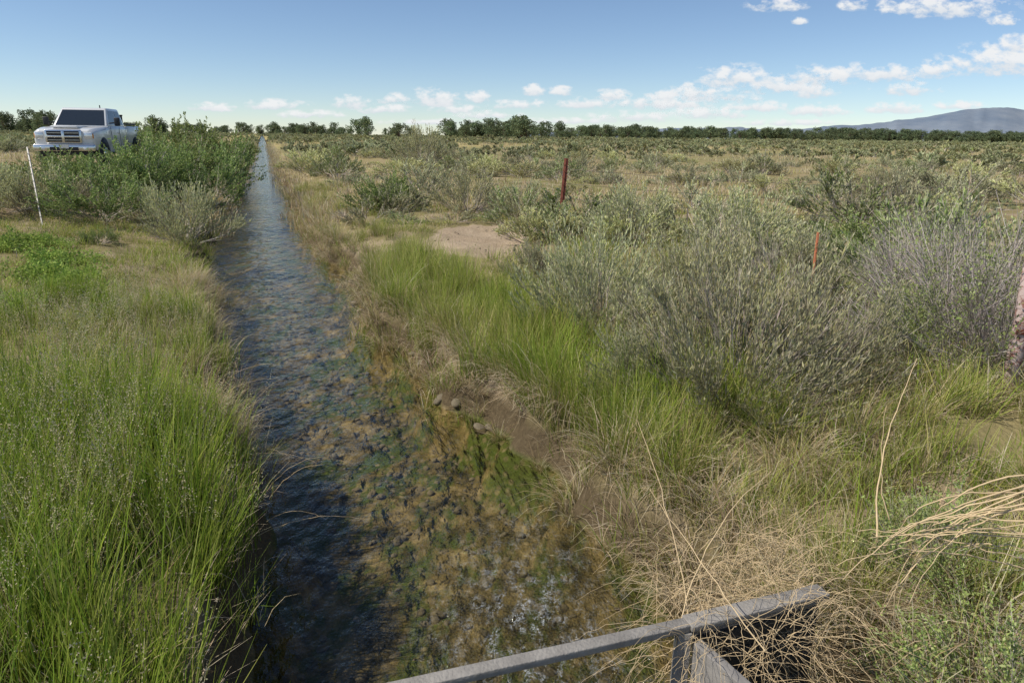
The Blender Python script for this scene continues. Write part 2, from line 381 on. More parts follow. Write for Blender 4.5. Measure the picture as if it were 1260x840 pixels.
# right bank
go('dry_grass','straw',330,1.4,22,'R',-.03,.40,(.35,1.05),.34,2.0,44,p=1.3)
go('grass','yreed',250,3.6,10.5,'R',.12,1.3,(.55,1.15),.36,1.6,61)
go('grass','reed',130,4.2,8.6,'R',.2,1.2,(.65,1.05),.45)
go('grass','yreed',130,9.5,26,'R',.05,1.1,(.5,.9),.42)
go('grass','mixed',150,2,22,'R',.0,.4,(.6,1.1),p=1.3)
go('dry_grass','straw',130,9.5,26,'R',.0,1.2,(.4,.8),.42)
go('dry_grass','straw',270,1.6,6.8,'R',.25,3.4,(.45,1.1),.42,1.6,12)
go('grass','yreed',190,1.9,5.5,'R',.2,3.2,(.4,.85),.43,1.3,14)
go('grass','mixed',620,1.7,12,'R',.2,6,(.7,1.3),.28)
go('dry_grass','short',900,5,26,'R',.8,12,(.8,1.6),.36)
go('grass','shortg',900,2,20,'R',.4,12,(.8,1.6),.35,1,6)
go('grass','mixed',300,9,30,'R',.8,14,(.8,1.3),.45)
def wedge(n,t0,t1,p=1.5,az0=-44,az1=44):
    t=t0+(t1-t0)*rng.uniform(0,1,n)**p; a=np.radians(rng.uniform(az0,az1,n))
    return t*np.sin(a),t*np.cos(a)
x,y=wedge(5400,18,180); m=(dR(x,y)>.2)|(dL(x,y)>.2); m&=fbm(x*.15,y*.15,2)>.40
m&=notbare(x,y); x,y=x[m],y[m]; put('grass','far',x,y,.7+.008*np.hypot(x,y)*rng.uniform(.7,1.2,len(x)))
y=rng.uniform(0,1,800)**1.6*120+16; s_=rng.integers(0,2,800); d=rng.uniform(.0,.7,800)
x=np.where(s_==1,fr(y)+d/.94,fl(y)-d/.94); put('grass','far',x,y,rng.uniform(.7,1.1,800)); 
for nm,L in store.items():
    P=[];Rt=[];Sc=[];I=[]
    for kind,x,y,s in L:
        n=len(x); P.append(np.stack([x,y,terrain(x,y)],1))
        Rt.append(np.stack([rng.normal(0,.12,n),rng.normal(0,.12,n),rng.uniform(0,6.28,n)],1))
        Sc.append(np.stack([s,s,s*rng.uniform(.75,1.25,n)],1)); I.append(base_i[kind]+rng.integers(0,nv,n))
    scatter(nm,np.concatenate(P),np.concatenate(Rt),np.concatenate(Sc),np.concatenate(I),GC,realize=True)
# ------------------------------------------------------------------ shrubs
def hero(name,src,u,v,w,h,zb=None,xy=None,rz=0):
    if xy is None:
        z=.6
        for _ in range(4):
            p=at_z(u,v,z); z=tz(p.x,p.y)
        x,y=p.x,p.y
    else: x,y=xy
    o=bpy.data.objects.new(name,src[0].data); LINK.objects.link(o)
    o.location=(x,y,tz(x,y)-.03); o.scale=(w/2/src[1],w/2/src[1],h/src[2]); o.rotation_euler=(0,0,rz); return o
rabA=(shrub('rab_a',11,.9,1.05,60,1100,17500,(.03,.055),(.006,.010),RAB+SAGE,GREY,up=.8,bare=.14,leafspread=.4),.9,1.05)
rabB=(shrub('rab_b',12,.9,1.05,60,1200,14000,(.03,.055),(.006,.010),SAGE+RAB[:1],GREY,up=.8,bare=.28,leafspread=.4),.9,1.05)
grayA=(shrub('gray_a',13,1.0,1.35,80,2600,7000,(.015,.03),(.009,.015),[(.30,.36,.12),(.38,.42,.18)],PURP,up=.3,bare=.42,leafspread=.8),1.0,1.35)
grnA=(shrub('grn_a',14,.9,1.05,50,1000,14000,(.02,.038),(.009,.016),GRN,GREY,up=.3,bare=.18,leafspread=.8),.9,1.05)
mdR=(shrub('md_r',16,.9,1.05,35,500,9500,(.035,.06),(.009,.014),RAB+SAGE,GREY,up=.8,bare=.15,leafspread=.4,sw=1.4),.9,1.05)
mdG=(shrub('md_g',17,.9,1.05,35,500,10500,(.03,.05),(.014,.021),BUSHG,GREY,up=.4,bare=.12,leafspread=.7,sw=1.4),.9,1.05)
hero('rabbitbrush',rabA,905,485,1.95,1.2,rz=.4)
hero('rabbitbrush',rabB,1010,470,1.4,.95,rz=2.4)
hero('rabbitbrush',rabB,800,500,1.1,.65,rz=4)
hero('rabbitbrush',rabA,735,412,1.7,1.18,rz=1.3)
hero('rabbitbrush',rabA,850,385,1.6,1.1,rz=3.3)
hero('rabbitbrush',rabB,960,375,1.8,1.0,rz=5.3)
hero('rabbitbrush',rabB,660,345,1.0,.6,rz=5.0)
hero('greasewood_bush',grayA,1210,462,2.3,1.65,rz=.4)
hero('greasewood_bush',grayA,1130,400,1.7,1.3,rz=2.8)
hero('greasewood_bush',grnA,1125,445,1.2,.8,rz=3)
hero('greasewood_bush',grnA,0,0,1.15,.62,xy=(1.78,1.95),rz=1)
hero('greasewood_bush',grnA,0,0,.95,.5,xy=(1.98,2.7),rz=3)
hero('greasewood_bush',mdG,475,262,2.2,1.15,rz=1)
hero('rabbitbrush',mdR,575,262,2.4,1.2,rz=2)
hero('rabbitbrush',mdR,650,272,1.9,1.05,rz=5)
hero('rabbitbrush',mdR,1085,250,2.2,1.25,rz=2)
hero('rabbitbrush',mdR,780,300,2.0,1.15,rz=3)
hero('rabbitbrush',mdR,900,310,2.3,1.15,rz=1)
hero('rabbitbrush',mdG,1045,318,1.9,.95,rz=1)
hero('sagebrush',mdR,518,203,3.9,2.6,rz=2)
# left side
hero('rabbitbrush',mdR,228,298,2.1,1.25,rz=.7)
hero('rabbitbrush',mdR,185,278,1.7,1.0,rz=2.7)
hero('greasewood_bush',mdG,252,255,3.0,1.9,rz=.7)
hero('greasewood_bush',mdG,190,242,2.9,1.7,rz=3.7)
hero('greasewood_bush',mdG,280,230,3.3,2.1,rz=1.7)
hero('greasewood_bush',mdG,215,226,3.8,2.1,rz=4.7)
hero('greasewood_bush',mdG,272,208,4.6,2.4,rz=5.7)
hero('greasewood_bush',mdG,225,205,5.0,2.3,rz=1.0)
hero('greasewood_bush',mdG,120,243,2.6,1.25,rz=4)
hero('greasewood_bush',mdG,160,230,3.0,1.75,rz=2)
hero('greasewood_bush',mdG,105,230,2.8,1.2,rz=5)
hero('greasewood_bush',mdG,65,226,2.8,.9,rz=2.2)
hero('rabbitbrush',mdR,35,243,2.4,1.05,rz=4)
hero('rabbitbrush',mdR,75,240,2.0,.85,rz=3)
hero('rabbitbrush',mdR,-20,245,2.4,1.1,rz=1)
hero('greasewood_bush',mdG,120,300,.9,.35,rz=1)
def mid(i,cols,n3=3900,l=(.045,.075),w=(.012,.019),bare=.15):
    return shrub('mid%d'%i,100+i,.8,.8,18,220,n3,l,w,cols,GREY,up=.6,bare=bare,sw=1.8,S=4)
def farm(i,cols):
    return shrub('far%d'%i,200+i,.8,.75,7,40,340,(.14,.25),(.06,.10),cols,GREY,up=.5,bare=.1,sw=5,S=3)
DK=[(.30,.32,.17),(.37,.39,.21),(.42,.42,.25)]
FS=[(.42,.43,.25),(.36,.38,.20),(.48,.48,.30)]; FR=[(.51,.49,.26),(.43,.43,.21),(.39,.40,.21)]
SH=[mid(0,SAGE),mid(1,RAB),mid(2,BUSHG+SAGE),mid(3,SAGE,2400,bare=.35),farm(0,FS),farm(1,FR),farm(2,DK)]
SCn=coll('shrub_sources',SH)
def field(n,t0,t1,p,lo,hi,sc_,thr,nf,mn=1.2,az=(-46,46)):
    x,y=wedge(n,t0,t1,p,*az); r_=dR(x,y);l_=dL(x,y)
    m=(r_>mn)|((l_>mn)&(y>40)&(l_>9))|((l_>.8)&(l_<3)&(y>24))
    m&=fbm(x*nf,y*nf,21)>thr; m&=notbare(x,y); m&=~((r_>0)&(r_<4)&(y<8))
    x,y=x[m],y[m]; n=len(x); s=(sc_[0]+(sc_[1]-sc_[0])*rng.uniform(0,1,n)**1.7)*(1+.0012*np.hypot(x,y))
    return np.stack([x,y,terrain(x,y)-.03],1),np.stack([rng.normal(0,.08,n),rng.normal(0,.08,n),rng.uniform(0,6.28,n)],1),np.stack([s*rng.uniform(.9,1.4,n),s,s*rng.uniform(.55,1.0,n)],1),rng.integers(lo,hi,n)
A=[field(850,8.5,60,.9,0,4,(.45,1.7),.43,.35),field(3800,50,260,.8,4,7,(.6,1.9),.44,.06,1.5),field(4400,220,900,.8,4,7,(1.3,2.6),.41,.02,2)]
scatter('sagebrush_field',*[np.concatenate([a[i] for a in A]) for i in range(4)],SCn)
# ------------------------------------------------------------------ distant trees
def tree(seed,h):
    r=np.random.default_rng(seed); mb=MB()
    n=26; cz=r.uniform(.22,.93,n)*h; rr=np.interp(cz/h,[.2,.5,.75,1],[.30,.42,.36,.12])*h
    a=r.uniform(0,6.28,n); q=rr*np.sqrt(r.uniform(0,1,n)); C=np.stack([q*np.cos(a),q*np.sin(a),cz],1)
    A0=np.zeros((n,3)); B0=np.stack([C[:,0]*.2,C[:,1]*.2,C[:,2]*.6],1)
    P=bez(A0[:,None],B0[:,None],C[:,None],np.linspace(0,1,5)[None].repeat(n,0))
    c=pick(r,[(.14,.11,.085)],n); strip(mb,P,unit(r.normal(0,1,(n,3))*np.array([1,1,.1])),np.linspace(.5,.1,5)[None].repeat(n,0),c,c,0)
    N=1300;k=r.integers(0,n,N); Pp=C[k]+unit(r.normal(0,1,(N,3)))*(h*.13*r.uniform(.3,1,N)**.5)[:,None]
    cc=pick(r,[(.15,.19,.10),(.20,.23,.12),(.12,.155,.09)],N)*(.75+.5*r.uniform(0,1,n)[k])[:,None]
    leaves(mb,r,Pp,r.normal(0,1,(N,3)),r.uniform(.5,1.0,N)*h/12,r.uniform(.35,.7,N)*h/12,cc)
    return mb.build('tree%d'%seed,[M_TREE])
TC=coll('tree_sources',[tree(i+40,12) for i in range(5)])
tp_=[];ts=[]
def trow(u0,u1,n,dist,hpx,jit=.15):
    for i in range(n):
        u=rng.uniform(u0,u1)
        d=dist*rng.uniform(1-jit,1+jit); p=at_d(u,170,d); x,y=p.x,p.y
        hgt=hpx*rng.uniform(.4,1.4)/840*d; tp_.append((x,y,tz(x,y)-.3)); ts.append(hgt/12)
trow(545,700,42,620,16); trow(570,650,12,560,21); trow(700,860,75,760,13); trow(850,1320,250,900,12,.08)
trow(-80,60,38,480,21); trow(60,330,55,800,11); trow(330,420,40,700,12,.15); trow(420,560,16,800,9); trow(440,456,3,420,19); trow(483,500,4,400,19); trow(182,210,5,330,24,.04)
ts=np.array(ts); n=len(ts)
scatter('distant_trees',tp_,np.stack([np.zeros(n),np.zeros(n),rng.uniform(0,6.28,n)],1),np.stack([ts*rng.uniform(.9,1.7,n),ts*rng.uniform(.9,1.7,n),ts],1),rng.integers(0,5,n),TC)
# ------------------------------------------------------------------ mountains
t=NT('mountain'); pos=t.n('ShaderNodeNewGeometry').outputs['Position']
c=t.mix(t.ramp(t.noise(pos,.0012,8,.65),[(.35,0),(.65,1)]),(.13,.17,.23),(.22,.25,.29))  # haze of the distance is put into this blue-grey base colour
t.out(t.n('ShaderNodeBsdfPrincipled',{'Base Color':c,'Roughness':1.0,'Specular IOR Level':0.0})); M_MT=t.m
prof=np.array([(560,167),(640,166),(720,165),(800,163),(860,162),(900,161),(930,163),(975,163),(1020,159),(1060,157),(1100,153),(1140,147),(1175,140),(1200,138),(1225,138),(1260,140),(1300,146),(1380,150),(1500,165)],float)
D=11500; uu=np.linspace(560,1500,220); MVt=[];rows=9
for i,u in enumerate(uu):
    top=np.interp(u,prof[:,0],prof[:,1])+ (fbm(u*.06,0.0,5,4)-.5)*4
    hz=167+(u-315)*.0118+1
    hgt=max(2,(hz-top))/840*D*1.0
    d=ray(u,hz); 
    for k in range(rows):
        f=k/(rows-1); dd=D+ (f-1)*1800 + (fbm(u*.05,f*3,8)-.5)*900*(1-f)
        MVt.append((d.x*dd,d.y*dd,hgt*(f**1.3)*(1+.25*(fbm(u*.07,f*4.,6)-.5)*(1-f))-3))
mi_=np.arange(len(MVt)).reshape(-1,rows)
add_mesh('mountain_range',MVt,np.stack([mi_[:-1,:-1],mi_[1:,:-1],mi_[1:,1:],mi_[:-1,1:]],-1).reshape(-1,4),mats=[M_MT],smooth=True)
# ------------------------------------------------------------------ clouds: distant sheets in the sky
CL=[(955,8,32,9),(1050,8,16,8),(1160,12,78,14),(1240,80,80,19),(1255,60,36,14),(1080,93,60,11),(1010,97,44,12),(905,98,46,14),(960,108,52,11),(1000,115,26,8),(855,116,30,11),(890,121,38,9),(1115,112,36,8),(1150,89,28,11),(795,129,44,9),(752,119,22,7),(655,113,16,10),(535,123,38,11),(590,122,18,8),(485,124,19,7),(433,128,22,9),(335,131,40,7),(255,134,34,6),(720,129,34,7),(1000,138,40,8),(870,141,54,7),(930,133,36,7),(1205,146,48,7),(780,146,57,7),(470,136,32,6),(600,143,38,5),(380,142,38,5),(1100,135,36,7),(700,150,60,4),(970,152,70,4),(540,151,60,4),(690,114,16,6),(820,121,20,8),(1180,132,28,6),(980,27,12,5),(1235,28,20,7),(640,131,32,7),(560,136,28,6),(840,129,32,7)]
CV=[];CF=[]
for i,(u,v,a,b_) in enumerate(CL):
    d=12500+i*60; a*=1.45;b_*=1.75
    for (su,sv) in ((-1,1),(1,1),(1,-1),(-1,-1)):
        CV.append(tuple(at_d(u+su*a,v+sv*b_,d)))
    CF.append((i*4,i*4+1,i*4+2,i*4+3))
t=NT('cloud'); uvn=t.n('ShaderNodeVertexColor',layer_name='Col').outputs[0]
s3=t.n('ShaderNodeSeparateXYZ',{0:uvn})
pos=t.n('ShaderNodeNewGeometry').outputs['Position']
nn=t.n('ShaderNodeTexNoise',{'Vector':t.n('ShaderNodeMapping',{'Vector':pos,'Scale':(1,1,1.7)}).outputs[0],'Scale':.0036,'Detail':6.0,'Roughness':.58}).outputs['Fac']
vy=s3.outputs[1]; vy2=t.math('MULTIPLY',vy,t.math('MULTIPLY_ADD',t.math('LESS_THAN',vy,0.0),.8,1.0))
rad=t.math('SQRT',t.math('ADD',t.math('MULTIPLY',s3.outputs[0],s3.outputs[0]),t.math('MULTIPLY',vy2,vy2)))
dens=t.math('MULTIPLY_ADD',t.math('SUBTRACT',nn,.5),2.9,t.math('SUBTRACT',.80,rad))
edge=t.ramp(rad,[(.75,1),(.98,0)])
al=t.math('MULTIPLY',t.ramp(dens,[(.0,0),(.6,.93)]),edge)
shade=t.ramp(t.math('MULTIPLY_ADD',vy,.5,t.math('MULTIPLY_ADD',nn,.8,.1)),[(.25,(.68,.74,.81)),(.65,(.93,.94,.95))])
em=t.n('ShaderNodeEmission',{'Color':shade,'Strength':.95}); tr_=t.n('ShaderNodeBsdfTransparent')
t.out(t.n('ShaderNodeMixShader',{0:al,1:tr_.outputs[0],2:em.outputs[0]}))
t.m.cycles.emission_sampling='NONE'
cl=add_mesh('clouds',CV,CF,np.array([((-1,1,1,-1)[j%4],(-1,-1,1,1)[j%4],(j//4)*.37) for j in range(len(CV))],float),[t.m])
# ------------------------------------------------------------------ helpers for built objects
def empty(name,loc=(0,0,0),rz=0):
    e=bpy.data.objects.new(name,None);LINK.objects.link(e);e.location=loc;e.rotation_euler=(0,0,rz);return e
import bmesh
def part(name,V,Fc,mat,parent=None,bev=0,smooth=False,sub=0):
    me=bpy.data.meshes.new(name);me.from_pydata([tuple(v) for v in V],[],Fc);me.materials.append(mat)
    ob=bpy.data.objects.new(name,me);LINK.objects.link(ob)
    if parent: ob.parent=parent
    bm=bmesh.new();bm.from_mesh(me);bmesh.ops.recalc_face_normals(bm,faces=bm.faces);bm.to_mesh(me);bm.free()
    if smooth:
        for p in me.polygons:p.use_smooth=True
    if bev:
        b=ob.modifiers.new('b','BEVEL');b.width=bev;b.segments=3;b.limit_method='ANGLE';b.angle_limit=math.radians(25)
        for p in me.polygons:p.use_smooth=True
    return ob
def box(name,c,s,mat,parent=None,bev=0,M=None):
    V=[Vector((c[0]+a*s[0]/2,c[1]+b*s[1]/2,c[2]+d*s[2]/2)) for a in(-1,1) for b in(-1,1) for d in(-1,1)]
    if M: V=[M@v for v in V]
    return part(name,V,[(0,1,3,2),(4,6,7,5),(0,4,5,1),(2,3,7,6),(0,2,6,4),(1,5,7,3)],mat,parent,bev)
def beam(name,a,b,w,h,mat,parent=None,bev=.003,up=Vector((0,0,1))):
    a=Vector(a);b=Vector(b);d=(b-a).normalized();s=d.cross(up).normalized();u=s.cross(d)
    V=[p+s*i*w/2+u*j*h/2 for p in(a,b) for i,j in((-1,-1),(1,-1),(1,1),(-1,1))]
    return part(name,V,[(0,1,2,3),(7,6,5,4),(0,4,5,1),(1,5,6,2),(2,6,7,3),(3,7,4,0)],mat,parent,bev)
def tube(name,pts,rad,mat,parent=None,n=8,link=True):
    V=[];Fc=[];pts=[Vector(p) for p in pts]
    for i,p in enumerate(pts):
        d=(pts[min(i+1,len(pts)-1)]-pts[max(i-1,0)]).normalized(); s=d.orthogonal().normalized()
        if abs(d.z)<.95: s=d.cross(Vector((0,0,1))).normalized()
        q=d.cross(s); r_=rad[i] if hasattr(rad,'__len__') else rad
        for k in range(n):
            a=2*math.pi*k/n; V.append(p+s*math.cos(a)*r_+q*math.sin(a)*r_)
    for i in range(len(pts)-1):
        for k in range(n): Fc.append((i*n+k,i*n+(k+1)%n,(i+1)*n+(k+1)%n,(i+1)*n+k))
    Fc.append(tuple(range(n)));Fc.append(tuple((len(pts)-1)*n+k for k in range(n)))
    return part(name,V,Fc,mat,parent,smooth=True)
# ------------------------------------------------------------------ fence posts, wires
M_RUST=simple('rusted_steel',(.20,.06,.035),.8,.2,20,.5,.3)
M_ORG=simple('orange_paint',(.50,.17,.08),.7,0,20,.3)
M_PALE=simple('galvanised_steel',(.45,.42,.38),.6,.3,20,.2)
M_WIRE=simple('wire',(.16,.14,.13),.6,.6)
t=NT('flaking_paint'); tc=t.n('ShaderNodeTexCoord').outputs['Object']
c=t.mix(t.ramp(t.noise(tc,28,6,.7),[(.42,0),(.52,1)]),(.22,.10,.075),(.46,.36,.33))
t.out(t.n('ShaderNodeBsdfPrincipled',{'Base Color':c,'Roughness':.85,'Normal':t.n('ShaderNodeBump',{'Strength':.5,'Distance':.004,'Height':t.noise(tc,50,5)}).outputs[0]})); M_FLK=t.m
def tpost(name,base,top,mat,w=.045):
    e=empty(name,base); b=Vector((0,0,-.2)); tt=Vector(top)-Vector(base)
    beam('flange',b,tt,w,.006,mat,e,.001,up=Vector((0,1,0))); beam('web',b+Vector((0,.02,0)),tt+Vector((0,.02,0)),.006,w*.8,mat,e,.001,up=Vector((0,1,0)))
    for k in range(1,11):
        p=tt*(k/11.0); box('stud_%d'%k,(p.x,p.y-.008,p.z),(w*.4,.012,.02),mat,e)
    return e
b=at_d(688,268,13.2); b.z=tz(b.x,b.y); tpost('fence_post',b,at_d(697,195,13.2),M_RUST,.085)
b=at_d(1003,330,6.6); b.z=tz(b.x,b.y); tpost('fence_post',b,at_d(1007,286,6.6),M_ORG,.020)
b=at_z(52,276,tz(-9.3,13.6)); tpost('fence_post',b,at_d(33,181,13.5),M_PALE,.026)
b=at_z(1240,487,tz(3.5,4.5)); tp2=at_d(1276,290,4.75)
ep=empty('corner_fence_post',b); q=tp2-b
tube('pipe',[(0,0,-.2),q*.3,q*.6,q],[.052,.05,.05,.048],M_FLK,ep,12)
beam('strap',q*.42+Vector((-.06,-.05,0)),q*.42+Vector((.06,-.05,0)),.02,.035,M_RUST,ep)
fe=empty('fence_wire'); fa=at_d(696,200,13.2)
for i,dz in enumerate((0.0,-.28,-.56)):
    a=fa+Vector((0,0,-.12+dz)); c_=Vector((9.2,12.4,1.62+dz)); e_=Vector((22,7,1.6+dz))
    for j,(s0,s1) in enumerate(((a,c_),(c_,e_))):
        pts=[s0.lerp(s1,k/10)+Vector((0,0,-.10*math.sin(math.pi*k/10))) for k in range(11)]
        tube('strand_%d_%d'%(i,j),pts,.0035,M_WIRE,fe,5)
# ------------------------------------------------------------------ headgate frame
M_ST=simple('weathered_steel',(.27,.25,.225),.8,.15,14,.5,.6)
M_CON=simple('weathered_board',(.22,.205,.19),.85,0,7,.35,.5)
M_BLK=simple('void_dark',(.03,.028,.025),.7,0,7,.3)  # near-black colour paints the shaded void under the headgate
hg=empty('headgate')
PA=at_z(360,876,.75); PB=at_z(845,768,.75); PC=at_z(1013,727,.75)
dirb=(PC-PB).normalized()
beam('top_bar',PA,PB,.048,.028,M_ST,hg,.004)
beam('top_bar_flange',PB+Vector((0,0,.004)),PC,.070,.022,M_ST,hg,.004)
beam('angle_web',PB+Vector((.012,.034,-.04)),PC+Vector((.012,.034,-.04)),.006,.075,M_ST,hg,.001)
beam('angle_web_left',PA+Vector((0,.02,-.032)),PB+Vector((0,.02,-.032)),.006,.04,M_ST,hg,.001)
pb=PB+Vector((-.01,-.005,0))
beam('slide_post',pb+Vector((0,0,-.016)),Vector((pb.x,pb.y,-.4)),.05,.05,M_ST,hg,.003,up=Vector((0,1,0)))
w0=PB+Vector((.03,-.045,-.03)); w1=at_z(940,860,.70); wd=(w1-w0).normalized(); w2=w0+wd*.9
sd=wd.cross(Vector((0,0,1))).normalized()*.02
part('wing_wall',[w0-sd,w0+sd,w2-sd,w2+sd]+[Vector((p.x,p.y,-.35)) for p in (w0-sd,w0+sd,w2-sd,w2+sd)],[(0,1,3,2),(4,6,7,5),(0,4,5,1),(2,3,7,6),(0,2,6,4),(1,5,7,3)],M_CON,hg,.004)
for k in range(4):
    z=-.13-.10*k
    beam('void_slat_%d'%k,PB+dirb*.05+Vector((.0,.03,z)),PC+Vector((0,.03,z)),.03,.088,M_BLK,hg,.006)  # slats added to stand in for the dark void below the bar
# ------------------------------------------------------------------ dry canes & stalks
M_CANE=simple('dry_cane',(.60,.45,.26),.8,0,30,.3)
r=np.random.default_rng(3); CP=[]
def cane(P,w=.003):
    P=[np.array(p,float) for p in P]; f=np.linspace(0,1,15)[:,None]
    pts=P[0]*(1-f)**2+2*P[1]*f*(1-f)+P[2]*f*f+r.normal(0,.003,(15,3)); CP.append((pts,w))
for k in range(22):
    a=at_d(1290+r.uniform(-10,50),590+r.uniform(-20,140),2.0+r.uniform(-.1,.3)); c_=at_d(1060+r.uniform(-40,110),700+r.uniform(-60,80),2.2+r.uniform(-.1,.2)); bb=at_d(1130+r.uniform(-50,60),580+r.uniform(0,90),2.1)
    cane((a,bb,c_),.0034*r.uniform(.4,1.1))
cane((at_d(1080,660,2.6),at_d(1070,560,2.7),at_d(1130,440,2.8)),.004)
cane((at_d(1095,640,3.0),at_d(1075,590,3.0),at_d(1092,500,3.0)),.003)
cane((at_d(850,770,2.5),at_d(830,640,2.6),at_d(785,520,2.8)),.003)
cane((at_d(830,800,2.4),at_d(860,640,2.6),at_d(950,580,2.8)),.003)
cane((at_d(940,800,2.2),at_d(860,690,2.4),at_d(800,600,2.8)),.0025)
for k in range(600):
    s=PB+dirb*r.uniform(-.03,.66)+Vector((0,r.uniform(-.16,.5),r.uniform(-.35,.04))); az=r.uniform(0,6.28); L=r.uniform(.12,.45)
    e_=s+Vector((math.cos(az)*L,math.sin(az)*L*.7-.1,r.uniform(-.25,.25))); m_=(s+e_)/2+Vector((0,0,r.uniform(.05,.25)))
    cane((s,m_,e_),.0012)
for k in range(18):
    y=r.uniform(2.6,9); x=float(fl(np.array([y]))[0])-.05; s=Vector((x,y,.25)); e_=s+Vector((r.uniform(.2,.6),r.uniform(-.3,.3),r.uniform(-.1,.3)))
    cane((s,(s+e_)/2+Vector((0,0,.12)),e_),.0018)
CVs=[];CFs=[];nb=0
for pts,w in CP:
    d=np.gradient(pts,axis=0); d/=np.linalg.norm(d,axis=1,keepdims=True)
    s=np.cross(d,[.3,.1,1.0]); s/=np.linalg.norm(s,axis=1,keepdims=True); q=np.cross(d,s); ww=np.linspace(w,w*.35,15)[:,None]
    ring=np.stack([pts+(s*math.cos(a)+q*math.sin(a))*ww for a in (0,1.257,2.513,3.77,5.027)],1)
    CVs.append(ring.reshape(-1,3))
    for i in range(14):
        for k in range(5): CFs.append((nb+i*5+k,nb+i*5+(k+1)%5,nb+(i+1)*5+(k+1)%5,nb+(i+1)*5+k))
    nb+=75
add_mesh('dry_stalks',np.concatenate(CVs),CFs,mats=[M_CANE],smooth=True)
# ------------------------------------------------------------------ stones
M_STN=simple('stone',(.17,.14,.092),.9,0,12,.5,.5)
so=[]
for k in range(4):
    bm=bmesh.new();bmesh.ops.create_icosphere(bm,subdivisions=3,radius=1)
    for v in bm.verts:
        c=v.co; f=.75+.5*float(fbm(c.x*1.3+k*9+5,c.y*1.3+c.z*1.7+5,k+50)); v.co=c*f; v.co.z*=.6
    me=bpy.data.meshes.new('st');bm.to_mesh(me);bm.free();me.materials.append(M_STN)
    for p in me.polygons:p.use_smooth=True
    so.append(bpy.data.objects.new('st%d'%k,me))
SO=coll('stone_sources',so)
n=750;y=2+12*rng.uniform(0,1,n)**1.5;f=rng.uniform(0.08,.92,n);x=fl(y)+(fr(y)-fl(y))*f;s=rng.uniform(.01,.04,n)
y2=2.5+12*rng.uniform(0,1,14);x2=fr(y2)+rng.uniform(-.06,.1,14);s2=rng.uniform(.03,.07,14)
x3,y3=px.x+rng.normal(0,.9,60),px.y+rng.normal(0,1.6,60);s3=rng.uniform(.008,.02,60)
x=np.concatenate([x,x2,x3]);y=np.concatenate([y,y2,y3]);s=np.concatenate([s,s2,s3]);n=len(x)
scatter('stones',np.stack([x,y,terrain(x,y)],1),rng.uniform(-.3,6,(n,3))*np.array([.1,.1,1]),np.stack([s*rng.uniform(.8,1.5,n),s,s],1),rng.integers(0,4,n),SO)
# ------------------------------------------------------------------ truck
M_WH=simple('white_car_paint',(.66,.66,.65),.3,0,3,.04,coat=.6)
M_GLS=simple('car_glass',(.02,.025,.03),.05,0,3,.1,spec=1.0)
M_CHR=simple('chrome',(.62,.62,.63),.2,.9,3,.05)
M_DK=simple('dark_trim',(.02,.02,.022),.6,0,5,.2)
M_TY=simple('tyre_rubber',(.025,.024,.022),.9,0,9,.2)
M_LMP=simple('headlamp_lens',(.75,.77,.8),.1,.3,3,.05,spec=1)
M_AMB=simple('amber_lens',(.7,.25,.03),.2,0,3,.05)
M_RED=simple('tail_lens',(.4,.02,.02),.3,0,3,.05)
tc_=at_d(118,200,26.8); TX,TY=tc_.x,tc_.y
heading=math.atan2(-math.cos(math.radians(13)),math.sin(math.radians(13)))
TZ=H-1.23
tr=empty('pickup_truck',(TX,TY,TZ),heading); tr.scale=(1,1,1.08)
def loft(name,secs,mat,bev=.03):
    V=[];Fc=[]
    for (x,z0,z1,hw,tw) in secs:
        ring=[(hw*.93,z0),(hw,z0+(z1-z0)*.3),(hw,z0+(z1-z0)*.62),(hw*.985,z1-.10),(hw*tw,z1)]
        for (yy,zz) in ring: V.append((x,yy,zz))
        for (yy,zz) in ring[::-1]: V.append((x,-yy,zz))
    n=10
    for i in range(len(secs)-1):
        for k in range(n): Fc.append((i*n+k,i*n+(k+1)%n,(i+1)*n+(k+1)%n,(i+1)*n+k))
    Fc.append(tuple(range(n)));Fc.append(tuple((len(secs)-1)*n+k for k in range(n)))
    return part(name,V,Fc,mat,tr,bev)
loft('hood_and_fenders',[(2.78,.62,1.13,.90,.86),(2.70,.55,1.20,.96,.84),(2.3,.52,1.25,.995,.86),(1.6,.52,1.29,1.0,.88),(1.06,.5,1.32,1.0,.9)],M_WH)
box('hood_bulge',(1.95,0,1.275),(1.35,.85,.07),M_WH,tr,.03)
loft('cab_lower',[(1.055,.45,1.32,1.0,.93),(0,.45,1.33,1.01,.93),(-1.1,.45,1.33,1.0,.93)],M_WH,.02)
b0,b1,t0,t1=1.08,-1.08,.38,-.98;zb,zt=1.30,1.93;hb,ht=.93,.76
GH=[(b0,hb,zb),(b0,-hb,zb),(b1,-hb,zb),(b1,hb,zb),(t0,ht,zt),(t0,-ht,zt),(t1,-ht,zt),(t1,ht,zt)]
part('cab_roof',GH,[(0,1,2,3),(4,7,6,5),(0,4,5,1),(1,5,6,2),(2,6,7,3),(3,7,4,0)],M_WH,tr,.06)
GV=[Vector(g_) for g_ in GH]
def pane(name,A_,B_,C_,D_,u0,u1,v0,v1,mat,off=.006):
    f=lambda u,v:(A_.lerp(B_,u)).lerp(D_.lerp(C_,u),v); nrm=(B_-A_).cross(D_-A_).normalized()
    cen=(A_+B_+C_+D_)/4
    if nrm.dot(cen-Vector((0,0,1.5)))<0:nrm=-nrm
    P=[f(u0,v0),f(u1,v0),f(u1,v1),f(u0,v1)]
    return part(name,[p+nrm*off for p in P]+[p-nrm*.01 for p in P],[(0,1,2,3),(4,5,6,7),(0,1,5,4),(1,2,6,5),(2,3,7,6),(3,0,4,7)],mat,tr)
pane('windshield',GV[0],GV[1],GV[5],GV[4],.05,.95,.06,.88,M_GLS)
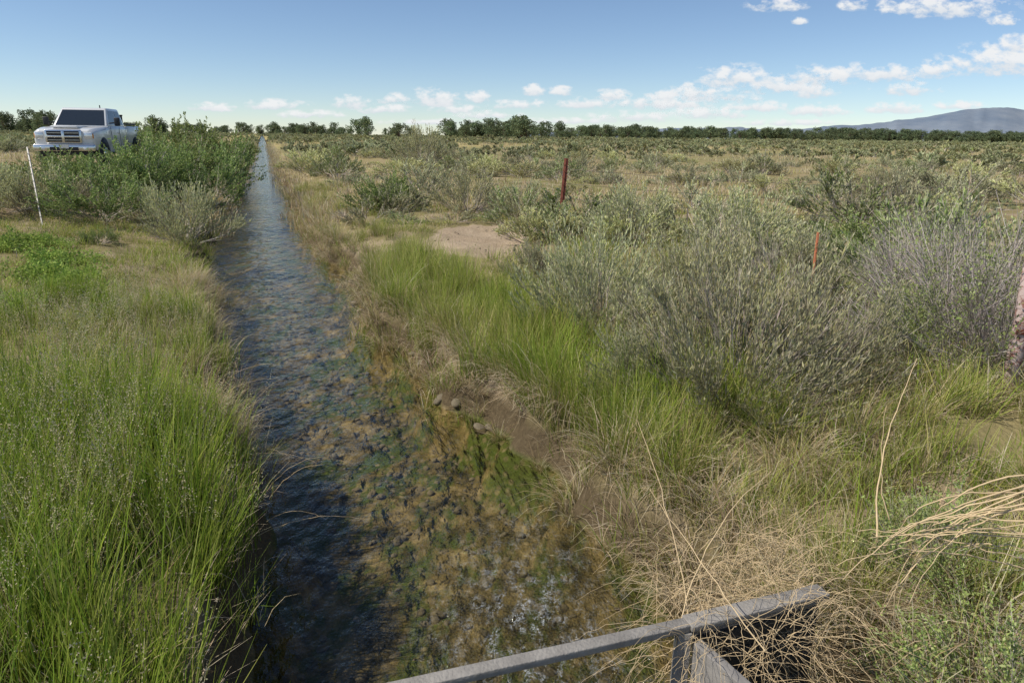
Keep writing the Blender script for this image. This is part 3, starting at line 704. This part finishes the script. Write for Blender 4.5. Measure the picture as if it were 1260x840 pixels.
pane('rear_window',GV[3],GV[2],GV[6],GV[7],.1,.9,.15,.85,M_GLS)
for sgn,(a_,b_,c_,d_) in (('left',(3,0,4,7)),('right',(2,1,5,6))):
    pane('rear_door_window_'+sgn,GV[a_],GV[b_],GV[c_],GV[d_],.10,.44,.12,.86,M_GLS)
    pane('front_door_window_'+sgn,GV[a_],GV[b_],GV[c_],GV[d_],.49,.90,.12,.86,M_GLS)
loft('cargo_bed',[(-1.13,.55,1.34,1.0,.95),(-2.0,.55,1.34,1.0,.95),(-2.95,.58,1.34,.99,.95)],M_WH,.02)
box('bed_recess_dark',(-2.04,0,1.336),(1.6,1.7,.02),M_DK,tr)  # dark sheet on the solid bed stands in for its shaded open recess
box('headache_rack',(-1.2,0,1.72),(.05,1.7,.05),M_DK,tr)
for s in(-1,1):
    box('rack_leg_%d'%s,(-1.2,s*.8,1.5),(.06,.06,.4),M_DK,tr)
    box('rack_rail_%d'%s,(-2.0,s*.86,1.42),(1.6,.06,.06),M_DK,tr)
    beam('mirror_arm_%d'%s,(.78,s*.93,1.42),(.80,s*1.12,1.44),.04,.04,M_DK,tr); box('mirror_%d'%s,(.80,s*1.2,1.47),(.10,.19,.28),M_DK,tr,.03)
    box('headlamp_%d'%s,(2.745,s*.77,1.0),(.10,.27,.22),M_LMP,tr,.03); box('turn_lamp_%d'%s,(2.70,s*.90,.99),(.14,.07,.16),M_AMB,tr,.02)
    box('fog_lamp_%d'%s,(2.905,s*.68,.60),(.03,.16,.10),M_LMP,tr,.02); box('tail_lamp_%d'%s,(-2.95,s*.93,1.1),(.05,.12,.4),M_RED,tr)
    for xx in(1.93,-1.95):
        tube('arch_%d_%.0f'%(s,xx),[(xx,s*.80,.45),(xx,s*1.012,.45)],.50,M_DK,tr,28)
        tube('tyre_%d_%.0f'%(s,xx),[(xx,s*.74,.40),(xx,s*.77,.40),(xx,s*1.0,.40),(xx,s*1.03,.40)],[.37,.405,.405,.37],M_TY,tr,28)
        tube('rim_%d_%.0f'%(s,xx),[(xx,s*1.0,.40),(xx,s*1.04,.40)],[.25,.22],M_CHR,tr,16)
    box('door_seam_a_%d'%s,(.98,s*1.004,.95),(.015,.01,.7),M_DK,tr);box('door_seam_b_%d'%s,(.0,s*1.014,.92),(.015,.01,.75),M_DK,tr);box('door_handle_%d'%s,(.15,s*1.02,1.1),(.16,.03,.04),M_CHR,tr,.01)
    box('running_board_%d'%s,(0,s*1.0,.42),(2.1,.14,.05),M_DK,tr,.01)
box('grille_surround',(2.79,0,.97),(.08,1.16,.44),M_CHR,tr,.04)
box('grille_mesh',(2.825,0,.97),(.03,1.02,.34),M_DK,tr)
box('grille_bar_vertical',(2.845,0,.97),(.03,.09,.34),M_CHR,tr,.01); box('grille_bar_horizontal',(2.843,0,.97),(.03,1.02,.06),M_CHR,tr,.01)
for zz in (.86,1.08): box('grille_slat_%.2f'%zz,(2.838,0,zz),(.01,1.0,.012),M_CHR,tr)
box('front_bumper',(2.83,0,.62),(.17,1.96,.22),M_CHR,tr,.05); box('bumper_intake',(2.918,0,.59),(.01,.9,.11),M_DK,tr); box('license_plate',(2.925,0,.66),(.01,.3,.12),M_WH,tr)
box('air_dam',(2.74,0,.44),(.12,1.7,.14),M_DK,tr,.03); box('rear_bumper',(-3.02,0,.62),(.14,1.9,.2),M_CHR,tr,.03)
box('underbody',(0,0,.5),(5.2,1.3,.2),M_DK,tr); box('roof_antenna',(.2,.5,1.98),(.03,.03,.1),M_DK,tr)
# ------------------------------------------------------------------ light + world
SE=50; SAZ=-106
s=Vector((math.sin(math.radians(SAZ))*math.cos(math.radians(SE)),math.cos(math.radians(SAZ))*math.cos(math.radians(SE)),math.sin(math.radians(SE))))
sl=bpy.data.lights.new('sun','SUN');sl.energy=5.0;sl.angle=math.radians(.5);sl.color=(1,.94,.83)
so_=bpy.data.objects.new('sun',sl);LINK.objects.link(so_);so_.rotation_euler=s.to_track_quat('Z','Y').to_euler()
w=NT('World',True); sc.world=w.m
sky=w.n('ShaderNodeTexSky',sky_type='NISHITA',sun_disc=False,sun_elevation=math.radians(SE),sun_rotation=math.radians(SAZ),altitude=2000,air_density=1.0,dust_density=.15,ozone_density=2.2)
bg=w.n('ShaderNodeBackground',{'Color':w.mix(1.0,sky.outputs[0],(.98,1.0,1.03),'MULTIPLY'),'Strength':.113})
w.n('ShaderNodeOutputWorld',{'Surface':bg.outputs[0]})
print('DONE')
